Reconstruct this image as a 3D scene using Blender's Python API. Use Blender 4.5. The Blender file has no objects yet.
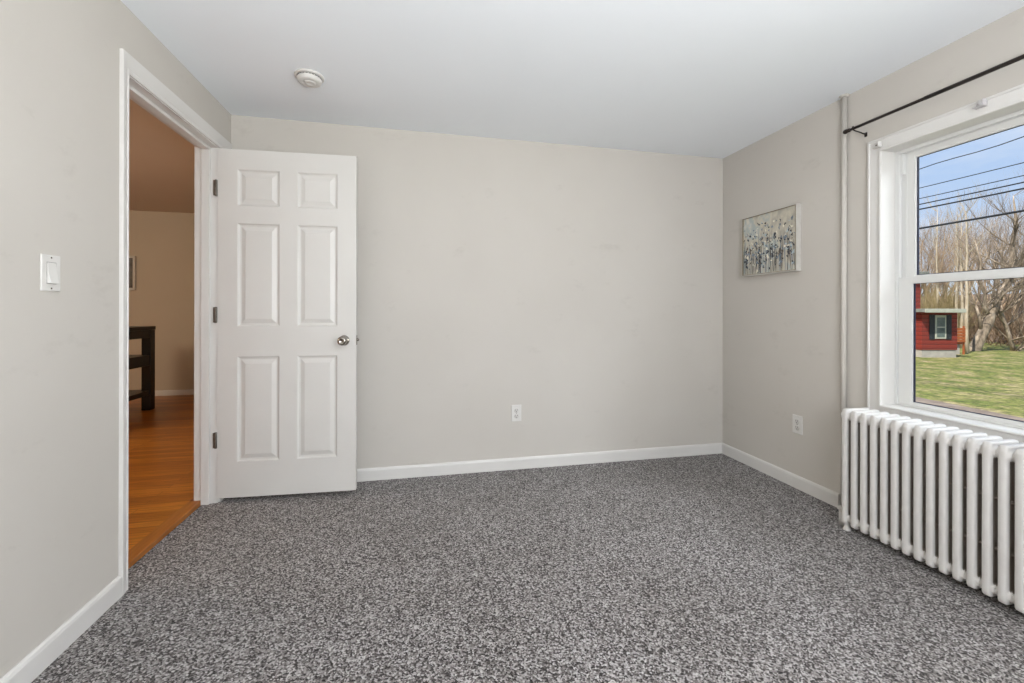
import bpy, bmesh, math, random
from mathutils import Vector, Matrix, Euler

# ------------------------------------------------------------------ camera, world, sun, lamps, exposure
S = bpy.context.scene
COL = S.collection
S.view_settings.view_transform = 'Standard'
S.view_settings.look = 'None'
S.view_settings.exposure = 0.0
S.view_settings.gamma = 1.0
S.view_settings.use_curve_mapping = False

F_PX, YAW, HORIZON, ROLL, CAM_Z = 423.0, 0.2112, 311.48, 0.0022, 1.101
cd = bpy.data.cameras.new('camera')
cam = bpy.data.objects.new('camera', cd)
COL.objects.link(cam)
S.camera = cam
cd.sensor_width = 36.0
cd.lens = F_PX / 1024 * 36.0
cd.shift_y = -(341.5 - HORIZON) / 1024
cd.clip_start = 0.02
cd.clip_end = 500
cam.location = (0, 0, CAM_Z)
cam.rotation_euler = (Matrix.Rotation(-YAW, 4, 'Z') @ Matrix.Rotation(math.pi / 2, 4, 'X') @ Matrix.Rotation(ROLL, 4, 'Z')).to_euler()

L, R, D, H = 1.139, 2.304, 2.888, 2.3        # left, right, back, ceiling of the room
REAR = -1.15
SR = Vector((math.cos(YAW), -math.sin(YAW), 0))   # street axes: along the house front
SD = Vector((math.sin(YAW), math.cos(YAW), 0))    # away from the room

def mk_world():
    w = bpy.data.worlds.new('sky')
    S.world = w
    w.use_nodes = True
    nt = w.node_tree
    nt.nodes.clear()
    out = nt.nodes.new('ShaderNodeOutputWorld')
    bg = nt.nodes.new('ShaderNodeBackground')
    tc = nt.nodes.new('ShaderNodeTexCoord')
    sep = nt.nodes.new('ShaderNodeSeparateXYZ')
    grad = nt.nodes.new('ShaderNodeValToRGB')
    e = grad.color_ramp.elements
    e[0].position = 0.0; e[0].color = (0.74, 0.83, 0.96, 1)
    e[1].position = 0.75; e[1].color = (0.16, 0.33, 0.75, 1)
    m = e.new(0.28); m.color = (0.44, 0.62, 0.94, 1)
    mp = nt.nodes.new('ShaderNodeMapping')
    mp.inputs['Scale'].default_value = (1.6, 1.6, 5.5)
    no = nt.nodes.new('ShaderNodeTexNoise')
    no.inputs['Scale'].default_value = 1.7
    no.inputs['Detail'].default_value = 7
    no.inputs['Roughness'].default_value = 0.6
    cr = nt.nodes.new('ShaderNodeValToRGB')
    cr.color_ramp.elements[0].position = 0.42; cr.color_ramp.elements[0].color = (0, 0, 0, 1)
    cr.color_ramp.elements[1].position = 0.72; cr.color_ramp.elements[1].color = (0.8, 0.8, 0.8, 1)
    mix = nt.nodes.new('ShaderNodeMix'); mix.data_type = 'RGBA'
    mix.inputs[7].default_value = (0.88, 0.92, 1.0, 1)
    lk = nt.links.new
    lk(tc.outputs['Generated'], sep.inputs[0])
    lk(sep.outputs['Z'], grad.inputs[0])
    lk(tc.outputs['Generated'], mp.inputs[0])
    lk(mp.outputs[0], no.inputs['Vector'])
    lk(no.outputs['Fac'], cr.inputs[0])
    lk(cr.outputs[0], mix.inputs[0])
    lk(grad.outputs[0], mix.inputs[6])
    lk(mix.outputs[2], bg.inputs[0])
    bg.inputs[1].default_value = 1.0
    lk(bg.outputs[0], out.inputs[0])
mk_world()

sd = bpy.data.lights.new('sun', 'SUN')
sun = bpy.data.objects.new('sun', sd)
COL.objects.link(sun)
sd.energy = 8.0
sd.angle = 0.009
sd.color = (1.0, 0.93, 0.82)
to_sun = (-SR * 0.50 - SD * 0.36 + Vector((0, 0, 0.85))).normalized()
sun.rotation_euler = to_sun.to_track_quat('Z', 'Y').to_euler()
sun.location = (-10, -10, 20)

def area(name, loc, direction, sx, sy, power, color):
    d = bpy.data.lights.new(name, 'AREA')
    d.shape = 'RECTANGLE'; d.size = sx; d.size_y = sy
    d.energy = power; d.color = color
    o = bpy.data.objects.new(name, d)
    COL.objects.link(o)
    o.location = loc
    o.rotation_euler = Vector(direction).to_track_quat('-Z', 'Y').to_euler()
    return o
# added area light high above the street, boosting daylight through the window
area('window_fill_over_street', (6.8, -3.2, 7.0), (-0.66, 0.62, -0.8), 6, 6, 1500, (0.93, 0.97, 1.0))
# added fill behind the camera, no fixture, aimed up to brighten the ceiling
area('ceiling_fill', (0.35, -0.5, 1.15), (0, 0.25, 1), 0.35, 0.35, 42, (0.93, 0.965, 1.0))
# added area lights at two unseen windows behind the camera, as daylight fill
area('rear_window_fill', (0.55, REAR - 0.04, 1.35), (0, 1, 0), 1.5, 1.25, 52, (0.97, 0.98, 1.0))
area('side_window_fill', (R + 0.05, -0.45, 1.3), (-1, 0, 0), 0.8, 1.25, 40, (0.96, 0.98, 1.0))
pl = bpy.data.lights.new('hall_fill', 'POINT')
pl.energy = 82; pl.color = (1.0, 0.86, 0.66); pl.shadow_soft_size = 0.3  # added point light out of view, without fixture, to brighten the hall
po = bpy.data.objects.new('hall_fill', pl); COL.objects.link(po); po.location = (-3.9, 2.95, 1.9)

# ------------------------------------------------------------------ helpers
def tag(o, label=None, cat=None, group=None, kind=None):
    if label: o['label'] = label
    if cat: o['category'] = cat
    if group: o['group'] = group
    if kind: o['kind'] = kind
    return o

def empty(name, loc=(0, 0, 0), rz=0.0, **kw):
    o = bpy.data.objects.new(name, None)
    COL.objects.link(o)
    o.empty_display_size = 0.1
    o.location = loc
    o.rotation_euler = (0, 0, rz)
    return tag(o, **kw)

class MB:
    def __init__(s):
        s.bm = bmesh.new()
    def box(s, x0, x1, y0, y1, z0, z1, bev=0.0, seg=2, mi=0, mat=None):
        b = bmesh.new()
        bmesh.ops.create_cube(b, size=1.0)
        sx, sy, sz = abs(x1 - x0), abs(y1 - y0), abs(z1 - z0)
        for v in b.verts:
            v.co = Vector((v.co.x * sx, v.co.y * sy, v.co.z * sz))
        if bev > 0:
            bmesh.ops.bevel(b, geom=list(b.edges), offset=min(bev, 0.49 * min(sx, sy, sz)), segments=seg, affect='EDGES', profile=0.5)
        c = Vector(((x0 + x1) / 2, (y0 + y1) / 2, (z0 + z1) / 2))
        for v in b.verts:
            v.co += c
            if mat: v.co = mat @ v.co
        s.merge(b, mi)
        return s
    def merge(s, b, mi=0):
        vm = {}
        for v in b.verts: vm[v] = s.bm.verts.new(v.co)
        for f in b.faces:
            try:
                nf = s.bm.faces.new([vm[v] for v in f.verts])
                nf.material_index = mi; nf.smooth = f.smooth
            except ValueError:
                pass
        b.free()
    def lathe(s, prof, origin, axis, n=24, mi=0):
        """prof: (radius, distance along axis)"""
        q = Vector(axis).normalized().to_track_quat('Z', 'Y')
        rings = []
        for r, h in prof:
            if r < 1e-6:
                rings.append([s.bm.verts.new(q @ Vector((0, 0, h)) + Vector(origin))])
            else:
                rings.append([s.bm.verts.new(q @ Vector((r * math.cos(2 * math.pi * k / n), r * math.sin(2 * math.pi * k / n), h)) + Vector(origin)) for k in range(n)])
        for a, b in zip(rings, rings[1:]):
            for k in range(n):
                k2 = (k + 1) % n
                if len(a) == 1 and len(b) == 1: continue
                if len(a) == 1: f = s.bm.faces.new((a[0], b[k], b[k2]))
                elif len(b) == 1: f = s.bm.faces.new((a[k], b[0], a[k2]))
                else: f = s.bm.faces.new((a[k], b[k], b[k2], a[k2]))
                f.smooth = True; f.material_index = mi
        return s
    def tube(s, pts, radii, n=8, mi=0, cap=True):
        pts = [Vector(p) for p in pts]
        if not isinstance(radii, (list, tuple)): radii = [radii] * len(pts)
        rings = []
        up = Vector((0.13, 0.29, 0.95))
        for i, p in enumerate(pts):
            d = (pts[min(i + 1, len(pts) - 1)] - pts[max(i - 1, 0)])
            if d.length < 1e-9: d = Vector((0, 0, 1))
            d.normalize()
            u = up - d * up.dot(d)
            if u.length < 1e-3: u = Vector((1, 0, 0)) - d * d.x
            u.normalize(); w = d.cross(u); up = u
            rings.append([s.bm.verts.new(p + (u * math.cos(2 * math.pi * k / n) + w * math.sin(2 * math.pi * k / n)) * radii[i]) for k in range(n)])
        for a, b in zip(rings, rings[1:]):
            for k in range(n):
                f = s.bm.faces.new((a[k], a[(k + 1) % n], b[(k + 1) % n], b[k])); f.smooth = True; f.material_index = mi
        if cap:
            s.bm.faces.new(list(reversed(rings[0]))).material_index = mi
            s.bm.faces.new(rings[-1]).material_index = mi
        return s
    def loft(s, corners, prof, fn, closed=False, mi=0):
        """corners: (a, b, da, db); prof: (w, t); fn(a, b, t) -> point"""
        rows = []
        for a, b, da, db in corners:
            rows.append([s.bm.verts.new(fn(a + w * da, b + w * db, t)) for w, t in prof])
        n = len(rows)
        for i in range(n if closed else n - 1):
            r0, r1 = rows[i], rows[(i + 1) % n]
            for k in range(len(prof) - 1):
                s.bm.faces.new((r0[k], r0[k + 1], r1[k + 1], r1[k])).material_index = mi
        return s
    def build(s, name, mats, parent=None, smooth=None, recalc=True, **kw):
        if recalc: bmesh.ops.recalc_face_normals(s.bm, faces=list(s.bm.faces))
        me = bpy.data.meshes.new(name)
        s.bm.to_mesh(me); s.bm.free()
        if not isinstance(mats, (list, tuple)): mats = [mats]
        for m in mats: me.materials.append(m)
        if smooth is not None:
            for p in me.polygons: p.use_smooth = smooth
        o = bpy.data.objects.new(name, me)
        COL.objects.link(o)
        o.parent = parent
        return tag(o, **kw)

def copy_tree(o, parent=None):
    c = o.copy(); COL.objects.link(c); c.parent = parent
    for ch in o.children: copy_tree(ch, c)
    return c

# ------------------------------------------------------------------ materials
def new_mat(name):
    m = bpy.data.materials.new(name)
    m.use_nodes = True
    nt = m.node_tree
    return m, nt, nt.nodes['Principled BSDF']

def N(nt, t, **ins):
    n = nt.nodes.new(t)
    for k, v in ins.items(): n.inputs[k.replace('_', ' ')].default_value = v
    return n

def coords(nt, scale=(1, 1, 1), rot=(0, 0, 0), kind='Object'):
    tc = nt.nodes.new('ShaderNodeTexCoord')
    mp = nt.nodes.new('ShaderNodeMapping')
    mp.inputs['Scale'].default_value = scale
    mp.inputs['Rotation'].default_value = rot
    nt.links.new(tc.outputs[kind], mp.inputs[0])
    return mp.outputs[0]

def ramp(nt, stops, interp='LINEAR'):
    n = nt.nodes.new('ShaderNodeValToRGB')
    n.color_ramp.interpolation = interp
    el = n.color_ramp.elements
    el[0].position, el[0].color = stops[0][0], (*stops[0][1], 1)
    el[1].position, el[1].color = stops[-1][0], (*stops[-1][1], 1)
    for p, c in stops[1:-1]:
        x = el.new(p); x.color = (*c, 1)
    return n

def bump(nt, b, src, strength, dist):
    n = nt.nodes.new('ShaderNodeBump')
    n.inputs['Strength'].default_value = strength
    n.inputs['Distance'].default_value = dist
    nt.links.new(src, n.inputs['Height'])
    nt.links.new(n.outputs[0], b.inputs['Normal'])

def mottled(name, c0, c1, scale, rough, bscale=60, bstr=0.15, bdist=0.001, metal=0.0, detail=4, spec=0.5, cscale=(1, 1, 1)):
    m, nt, b = new_mat(name)
    co = coords(nt, cscale)
    n = N(nt, 'ShaderNodeTexNoise', Scale=scale, Detail=detail)
    nt.links.new(co, n.inputs['Vector'])
    r = ramp(nt, [(0.3, c0), (0.7, c1)])
    nt.links.new(n.outputs['Fac'], r.inputs[0])
    nt.links.new(r.outputs[0], b.inputs['Base Color'])
    b.inputs['Roughness'].default_value = rough
    b.inputs['Metallic'].default_value = metal
    b.inputs['Specular IOR Level'].default_value = spec
    if bstr:
        n2 = N(nt, 'ShaderNodeTexNoise', Scale=bscale, Detail=3.0)
        nt.links.new(co, n2.inputs['Vector'])
        bump(nt, b, n2.outputs['Fac'], bstr, bdist)
    return m

M = {}
M['wall'] = mottled('greige_wall_paint', (0.545, 0.515, 0.470), (0.565, 0.535, 0.490), 2.2, 0.75, 180, 0.12, 0.0006, spec=0.3)
def add_scuffs(m):
    nt = m.node_tree; b = nt.nodes['Principled BSDF']
    src = b.inputs['Base Color'].links[0].from_socket
    co = coords(nt, (1.3, 1.3, 2.2))
    n = N(nt, 'ShaderNodeTexNoise', Scale=3.1, Detail=9.0, Roughness=0.7)
    nt.links.new(co, n.inputs['Vector'])
    r_ = ramp(nt, [(0.60, (1, 1, 1)), (0.74, (0.90, 0.895, 0.89))])
    nt.links.new(n.outputs['Fac'], r_.inputs[0])
    mu = nt.nodes.new('ShaderNodeMix'); mu.data_type = 'RGBA'; mu.blend_type = 'MULTIPLY'; mu.inputs[0].default_value = 1
    nt.links.new(src, mu.inputs[6]); nt.links.new(r_.outputs[0], mu.inputs[7]); nt.links.new(mu.outputs[2], b.inputs['Base Color'])
add_scuffs(M['wall'])
M['ceiling'] = mottled('white_ceiling_paint', (0.86, 0.895, 0.93), (0.88, 0.915, 0.95), 1.5, 0.9, 120, 0.1, 0.0006, spec=0.2)
M['trim'] = mottled('white_trim_paint', (0.665, 0.65, 0.625), (0.685, 0.67, 0.645), 9, 0.38, 40, 0.08, 0.0006)
M['door'] = mottled('white_door_paint', (0.65, 0.635, 0.605), (0.67, 0.655, 0.625), 5, 0.42, 90, 0.1, 0.0004)
M['vinyl'] = mottled('white_window_vinyl', (0.66, 0.66, 0.64), (0.68, 0.68, 0.66), 8, 0.35, 50, 0.04, 0.0004)
M['radiator'] = mottled('white_radiator_enamel', (0.585, 0.565, 0.54), (0.625, 0.605, 0.58), 14, 0.42, 70, 0.25, 0.0008)
M['radiator_inside'] = mottled('dark_brown_gap_faces', (0.21, 0.172, 0.145), (0.28, 0.235, 0.20), 12, 0.8, 70, 0.2, 0.0008)  # darker brown for inner and side faces between the columns
M['plastic'] = mottled('white_plastic', (0.66, 0.645, 0.615), (0.68, 0.665, 0.635), 30, 0.35, 100, 0.0)
M['slot'] = mottled('dark_slot', (0.05, 0.048, 0.045), (0.07, 0.066, 0.06), 50, 0.6, 100, 0.0)
M['nickel'] = mottled('brushed_nickel', (0.30, 0.275, 0.24), (0.38, 0.35, 0.31), 30, 0.16, 200, 0.1, 0.0002, metal=1.0)
M['hinge'] = mottled('aged_hinge_metal', (0.13, 0.115, 0.10), (0.20, 0.18, 0.155), 60, 0.45, 200, 0.2, 0.0003, metal=0.7)
M['rod'] = mottled('dark_bronze_rod', (0.018, 0.012, 0.010), (0.03, 0.022, 0.018), 40, 0.35, 100, 0.0, metal=0.4)
M['black_wood'] = mottled('black_stained_wood', (0.008, 0.007, 0.007), (0.020, 0.017, 0.016), 6, 0.32, 60, 0.15, 0.0006, cscale=(1, 6, 1))
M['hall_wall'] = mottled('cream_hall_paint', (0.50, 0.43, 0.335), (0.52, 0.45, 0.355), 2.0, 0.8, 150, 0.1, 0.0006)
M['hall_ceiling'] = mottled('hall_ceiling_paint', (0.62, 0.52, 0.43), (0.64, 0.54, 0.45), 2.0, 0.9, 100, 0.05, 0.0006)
M['gasket'] = mottled('dark_navy_gasket', (0.004, 0.007, 0.028), (0.006, 0.010, 0.038), 20, 0.5, 100, 0.0)
M['clear'] = mottled('clear_grey_plastic', (0.42, 0.40, 0.40), (0.62, 0.60, 0.60), 60, 0.2, 100, 0.0)
M['frame_white'] = mottled('white_picture_frame', (0.50, 0.48, 0.44), (0.56, 0.54, 0.50), 30, 0.5, 120, 0.15, 0.0004)
M['gilt'] = mottled('dull_gilt_edge', (0.16, 0.12, 0.07), (0.24, 0.19, 0.11), 40, 0.5, 120, 0.0)

def mk_carpet():
    m, nt, b = new_mat('speckled_grey_carpet')
    co = coords(nt)
    wn = N(nt, 'ShaderNodeTexNoise', Scale=90.0, Detail=2.0)
    nt.links.new(co, wn.inputs['Vector'])
    add = nt.nodes.new('ShaderNodeMix'); add.data_type = 'VECTOR'
    add.inputs[0].default_value = 0.006
    nt.links.new(co, add.inputs[4]); nt.links.new(wn.outputs['Color'], add.inputs[5])
    v = N(nt, 'ShaderNodeTexVoronoi', Scale=195.0)
    nt.links.new(add.outputs[1], v.inputs['Vector'])
    sep = nt.nodes.new('ShaderNodeSeparateColor')
    nt.links.new(v.outputs['Color'], sep.inputs[0])
    r = ramp(nt, [(0.0, (0.014, 0.011, 0.010)), (0.25, (0.055, 0.047, 0.044)), (0.45, (0.145, 0.130, 0.124)), (0.65, (0.25, 0.232, 0.223)), (0.85, (0.37, 0.35, 0.34)), (1.0, (0.50, 0.475, 0.46))])
    nt.links.new(sep.outputs[0], r.inputs[0])
    # broad patches where the pile lies differently
    n2 = N(nt, 'ShaderNodeTexNoise', Scale=2.6, Detail=3.0)
    nt.links.new(co, n2.inputs['Vector'])
    r2 = ramp(nt, [(0.3, (0.90, 0.89, 0.88)), (0.7, (1.06, 1.06, 1.07))])
    nt.links.new(n2.outputs['Fac'], r2.inputs[0])
    mu = nt.nodes.new('ShaderNodeMix'); mu.data_type = 'RGBA'; mu.blend_type = 'MULTIPLY'
    mu.inputs[0].default_value = 1.0
    nt.links.new(r.outputs[0], mu.inputs[6]); nt.links.new(r2.outputs[0], mu.inputs[7])
    nt.links.new(mu.outputs[2], b.inputs['Base Color'])
    b.inputs['Roughness'].default_value = 0.95
    b.inputs['Specular IOR Level'].default_value = 0.1
    b.inputs['Sheen Weight'].default_value = 0.15
    bump(nt, b, v.outputs['Distance'], 0.7, 0.004)
    return m
M['carpet'] = mk_carpet()

def mk_boards(name, c0, c1, c2, width, length, rough):
    m, nt, b = new_mat(name)
    co = coords(nt)
    br = nt.nodes.new('ShaderNodeTexBrick')
    br.inputs['Scale'].default_value = 1.0
    br.inputs['Brick Width'].default_value = length
    br.inputs['Row Height'].default_value = width
    br.inputs['Mortar Size'].default_value = 0.0012
    br.inputs['Mortar Smooth'].default_value = 0.3
    br.inputs['Color1'].default_value = (0, 0, 0, 1)
    br.inputs['Color2'].default_value = (1, 1, 1, 1)
    br.inputs['Mortar'].default_value = (0.5, 0.5, 0.5, 1)
    br.offset = 0.37
    nt.links.new(co, br.inputs['Vector'])
    r = ramp(nt, [(0.0, c0), (0.5, c1), (1.0, c2)])
    nt.links.new(br.outputs['Color'], r.inputs[0])
    mp = nt.nodes.new('ShaderNodeMapping'); mp.inputs['Scale'].default_value = (2.5, 40, 1)
    nt.links.new(co, mp.inputs[0])
    n = N(nt, 'ShaderNodeTexNoise', Scale=2.2, Detail=5.0, Distortion=0.6)
    nt.links.new(mp.outputs[0], n.inputs['Vector'])
    r2 = ramp(nt, [(0.3, (0.62, 0.58, 0.5)), (0.7, (1.15, 1.12, 1.05))])
    nt.links.new(n.outputs['Fac'], r2.inputs[0])
    mu = nt.nodes.new('ShaderNodeMix'); mu.data_type = 'RGBA'; mu.blend_type = 'MULTIPLY'; mu.inputs[0].default_value = 1
    nt.links.new(r.outputs[0], mu.inputs[6]); nt.links.new(r2.outputs[0], mu.inputs[7])
    mo = nt.nodes.new('ShaderNodeMix'); mo.data_type = 'RGBA'
    nt.links.new(br.outputs['Fac'], mo.inputs[0])
    nt.links.new(mu.outputs[2], mo.inputs[6]); mo.inputs[7].default_value = (0.05, 0.02, 0.005, 1)
    nt.links.new(mo.outputs[2], b.inputs['Base Color'])
    b.inputs['Roughness'].default_value = rough
    return m
M['oak'] = mk_boards('amber_oak_strip_floor', (0.40, 0.135, 0.014), (0.50, 0.18, 0.020), (0.62, 0.245, 0.032), 0.057, 1.1, 0.33)
M['threshold'] = mottled('amber_oak_threshold', (0.30, 0.10, 0.016), (0.42, 0.155, 0.03), 5, 0.35, 60, 0.1, 0.0005, cscale=(12, 1, 1))

def mk_glass():
    m, nt, b = new_mat('window_glass')
    nt.nodes.remove(b)
    out = nt.nodes['Material Output']
    tr = nt.nodes.new('ShaderNodeBsdfTransparent'); tr.inputs[0].default_value = (0.97, 0.98, 0.98, 1)
    gl = nt.nodes.new('ShaderNodeBsdfGlossy'); gl.inputs['Roughness'].default_value = 0.01
    fr = nt.nodes.new('ShaderNodeFresnel'); fr.inputs[0].default_value = 1.12
    mx = nt.nodes.new('ShaderNodeMixShader')
    nt.links.new(fr.outputs[0], mx.inputs[0]); nt.links.new(tr.outputs[0], mx.inputs[1]); nt.links.new(gl.outputs[0], mx.inputs[2])
    nt.links.new(mx.outputs[0], out.inputs[0])
    return m
M['glass'] = mk_glass()

def mk_siding():
    m, nt, b = new_mat('red_clapboard')
    co = coords(nt)
    w = nt.nodes.new('ShaderNodeTexWave'); w.wave_type = 'BANDS'; w.bands_direction = 'Z'; w.wave_profile = 'SAW'
    w.inputs['Scale'].default_value = 1.35
    nt.links.new(co, w.inputs['Vector'])
    r = ramp(nt, [(0.0, (0.06, 0.010, 0.009)), (0.25, (0.21, 0.026, 0.018)), (1.0, (0.27, 0.038, 0.026))])
    nt.links.new(w.outputs['Fac'], r.inputs[0]); nt.links.new(r.outputs[0], b.inputs['Base Color'])
    b.inputs['Roughness'].default_value = 0.7
    bump(nt, b, w.outputs['Fac'], 0.6, 0.03)
    return m
M['siding'] = mk_siding()
M['concrete'] = mottled('pale_concrete', (0.32, 0.30, 0.27), (0.42, 0.40, 0.36), 3, 0.9, 20, 0.2, 0.01)
M['roofing'] = mottled('grey_roofing', (0.16, 0.17, 0.155), (0.24, 0.25, 0.23), 6, 0.9, 20, 0.2, 0.01)
M['fascia'] = mottled('weathered_white_board', (0.36, 0.37, 0.31), (0.46, 0.47, 0.40), 6, 0.8, 20, 0.1, 0.005)
M['shutter'] = mottled('dark_shutter', (0.012, 0.016, 0.02), (0.02, 0.025, 0.03), 12, 0.6, 20, 0.0)
M['orange'] = mottled('orange_stained_wood', (0.28, 0.07, 0.02), (0.38, 0.11, 0.03), 6, 0.7, 20, 0.0)
M['house_glass'] = mottled('dark_house_glass', (0.07, 0.10, 0.10), (0.16, 0.20, 0.19), 3, 0.15, 20, 0.0)

def mk_lawn():
    m, nt, b = new_mat('patchy_spring_lawn')
    co = coords(nt)
    n1 = N(nt, 'ShaderNodeTexNoise', Scale=1.3, Detail=9.0, Roughness=0.65)
    mp = nt.nodes.new('ShaderNodeMapping'); mp.inputs['Rotation'].default_value = (0, 0, YAW); mp.inputs['Scale'].default_value = (1, 1, 1)
    nt.links.new(co, mp.inputs[0]); nt.links.new(mp.outputs[0], n1.inputs['Vector'])
    r = ramp(nt, [(0.33, (0.085, 0.12, 0.018)), (0.47, (0.15, 0.165, 0.035)), (0.56, (0.245, 0.22, 0.085)), (0.68, (0.34, 0.27, 0.16))])
    nt.links.new(n1.outputs['Fac'], r.inputs[0])
    n2 = N(nt, 'ShaderNodeTexNoise', Scale=6.0, Detail=8.0, Roughness=0.75)
    nt.links.new(co, n2.inputs['Vector'])
    r2 = ramp(nt, [(0.38, (0.30, 0.33, 0.27)), (0.62, (1.35, 1.35, 1.3))])
    nt.links.new(n2.outputs['Fac'], r2.inputs[0])
    mu = nt.nodes.new('ShaderNodeMix'); mu.data_type = 'RGBA'; mu.blend_type = 'MULTIPLY'; mu.inputs[0].default_value = 1
    nt.links.new(r.outputs[0], mu.inputs[6]); nt.links.new(r2.outputs[0], mu.inputs[7])
    nt.links.new(mu.outputs[2], b.inputs['Base Color'])
    b.inputs['Roughness'].default_value = 0.95
    bump(nt, b, n2.outputs['Fac'], 0.5, 0.05)
    return m
M['lawn'] = mk_lawn()
M['gravel'] = mottled('brown_gravel_road', (0.13, 0.10, 0.08), (0.25, 0.205, 0.165), 2.5, 0.95, 40, 0.6, 0.02, detail=8)
M['litter'] = mottled('leaf_litter_slope', (0.08, 0.05, 0.035), (0.21, 0.15, 0.10), 0.9, 0.95, 8, 0.6, 0.1, detail=9)
def mk_bark(name, c0, c1, c2):
    m, nt, b = new_mat(name)
    co = coords(nt, (1, 1, 0.35))
    n = N(nt, 'ShaderNodeTexNoise', Scale=2.5, Detail=6.0, Roughness=0.65)
    nt.links.new(co, n.inputs['Vector'])
    r = ramp(nt, [(0.3, c0), (0.5, c1), (0.68, c2)])
    nt.links.new(n.outputs['Fac'], r.inputs[0]); nt.links.new(r.outputs[0], b.inputs['Base Color'])
    b.inputs['Roughness'].default_value = 0.9
    bump(nt, b, n.outputs['Fac'], 0.5, 0.05)
    return m
M['bark_tan'] = mk_bark('tan_bark', (0.12, 0.08, 0.05), (0.42, 0.30, 0.20), (0.68, 0.53, 0.38))
M['bark_grey'] = mk_bark('grey_bark', (0.055, 0.042, 0.03), (0.24, 0.19, 0.14), (0.54, 0.45, 0.36))
M['bark_pale'] = mk_bark('pale_birch_bark', (0.26, 0.20, 0.13), (0.44, 0.37, 0.27), (0.58, 0.51, 0.41))
M['cable'] = mottled('black_cable', (0.008, 0.010, 0.014), (0.014, 0.016, 0.02), 2, 0.6, 20, 0.0)
M['brush'] = mk_bark('brush_twigs', (0.05, 0.03, 0.02), (0.17, 0.11, 0.065), (0.34, 0.245, 0.16))
M['yellow_brush'] = mk_bark('budding_twigs', (0.16, 0.12, 0.05), (0.30, 0.235, 0.11), (0.46, 0.37, 0.21))

# ------------------------------------------------------------------ room shell
def struct(name, mb, mat, label, cat, parent=None):
    return mb.build(name, mat, parent, label=label, cat=cat, kind='structure')

HW = -L - 0.111                     # hall face of the left wall
CARPET_X = -1.217
struct('floor', MB().box(CARPET_X, R + 0.16, REAR - 0.12, D + 0.11, -0.12, 0), M['carpet'], 'speckled grey carpet covering the bedroom floor', 'floor')
struct('ceiling', MB().box(HW, R + 0.16, REAR - 0.12, D + 0.11, H, H + 0.15), M['ceiling'], 'plain white bedroom ceiling', 'ceiling')
struct('wall_back', MB().box(HW, R + 0.16, D, D + 0.11, 0, H), M['wall'], 'greige wall behind the open door', 'wall')
# left wall with the doorway
DY0, DY1, DZ = 1.956, 2.722, 2.033
mb = MB()
mb.box(HW, -L, REAR, DY0 - 0.02, 0, H); mb.box(HW, -L, DY1 + 0.02, D, 0, H); mb.box(HW, -L, DY0 - 0.02, DY1 + 0.02, DZ + 0.02, H)
struct('wall_left', mb, M['wall'], 'greige wall with the doorway to the hall', 'wall')
# right wall with two window openings
WY0, WY1, WZ0, WZ1 = 0.93, 1.71, 0.63, 1.921
V0, V1 = -0.86, -0.04
def wall_holes(mb, axis, c0, c1, a0, a1, z0, z1, holes):
    xs = a0
    def bx(p, q, r, s):
        if axis == 'x': mb.box(c0, c1, p, q, r, s)
        else: mb.box(p, q, c0, c1, r, s)
    for h0, h1, k0, k1 in sorted(holes):
        bx(xs, h0, z0, z1); bx(h0, h1, z0, k0); bx(h0, h1, k1, z1); xs = h1
    bx(xs, a1, z0, z1)
    return mb
g = 0.02
struct('wall_right', wall_holes(MB(), 'x', R, R + 0.16, REAR, D, 0, H, [(WY0 - g, WY1 + g, WZ0 - g, WZ1 + g), (V0, V1, WZ0, WZ1)]), M['wall'], 'greige wall with the window and radiator', 'wall')
struct('wall_rear', wall_holes(MB(), 'y', REAR - 0.12, REAR, HW, R + 0.16, 0, H, [(-0.2, 1.3, 0.7, 2.0)]), M['wall'], 'greige wall opposite the open door', 'wall')

# baseboards (profile: flat face with a small rounded top)
BBP = [(0, 0.0), (0.013, 0.0), (0.013, 0.066), (0.010, 0.075), (0.004, 0.080), (0, 0.080)]
def baseboard(name, p0, p1, nrm, label, mat='trim', hgt=1.0, z=0.0, m0=0.0, m1=0.0):
    p0, p1, nrm = Vector(p0), Vector(p1), Vector(nrm)
    d = (p1 - p0).normalized()
    mb = MB(); bm = mb.bm
    r0 = [bm.verts.new(p0 + nrm * t + d * (t * m0) + Vector((0, 0, z + h * hgt))) for t, h in BBP]
    r1 = [bm.verts.new(p1 + nrm * t - d * (t * m1) + Vector((0, 0, z + h * hgt))) for t, h in BBP]
    for k in range(len(BBP)):
        k2 = (k + 1) % len(BBP)
        bm.faces.new((r0[k], r0[k2], r1[k2], r1[k]))
    bm.faces.new(r0); bm.faces.new(list(reversed(r1)))
    return struct(name, mb, M[mat], label, 'baseboard')
baseboard('baseboard_back', (-L, D, 0), (R, D, 0), (0, -1, 0), 'white baseboard along the wall behind the door', m0=0, m1=1)
baseboard('baseboard_right', (R, D, 0), (R, 1.938, 0), (-1, 0, 0), 'white baseboard from the corner to the wall pipe', m0=1)
baseboard('baseboard_left', (-L, REAR, 0), (-L, DY0 - 0.0455, 0), (1, 0, 0), 'white baseboard under the light switch')

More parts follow.
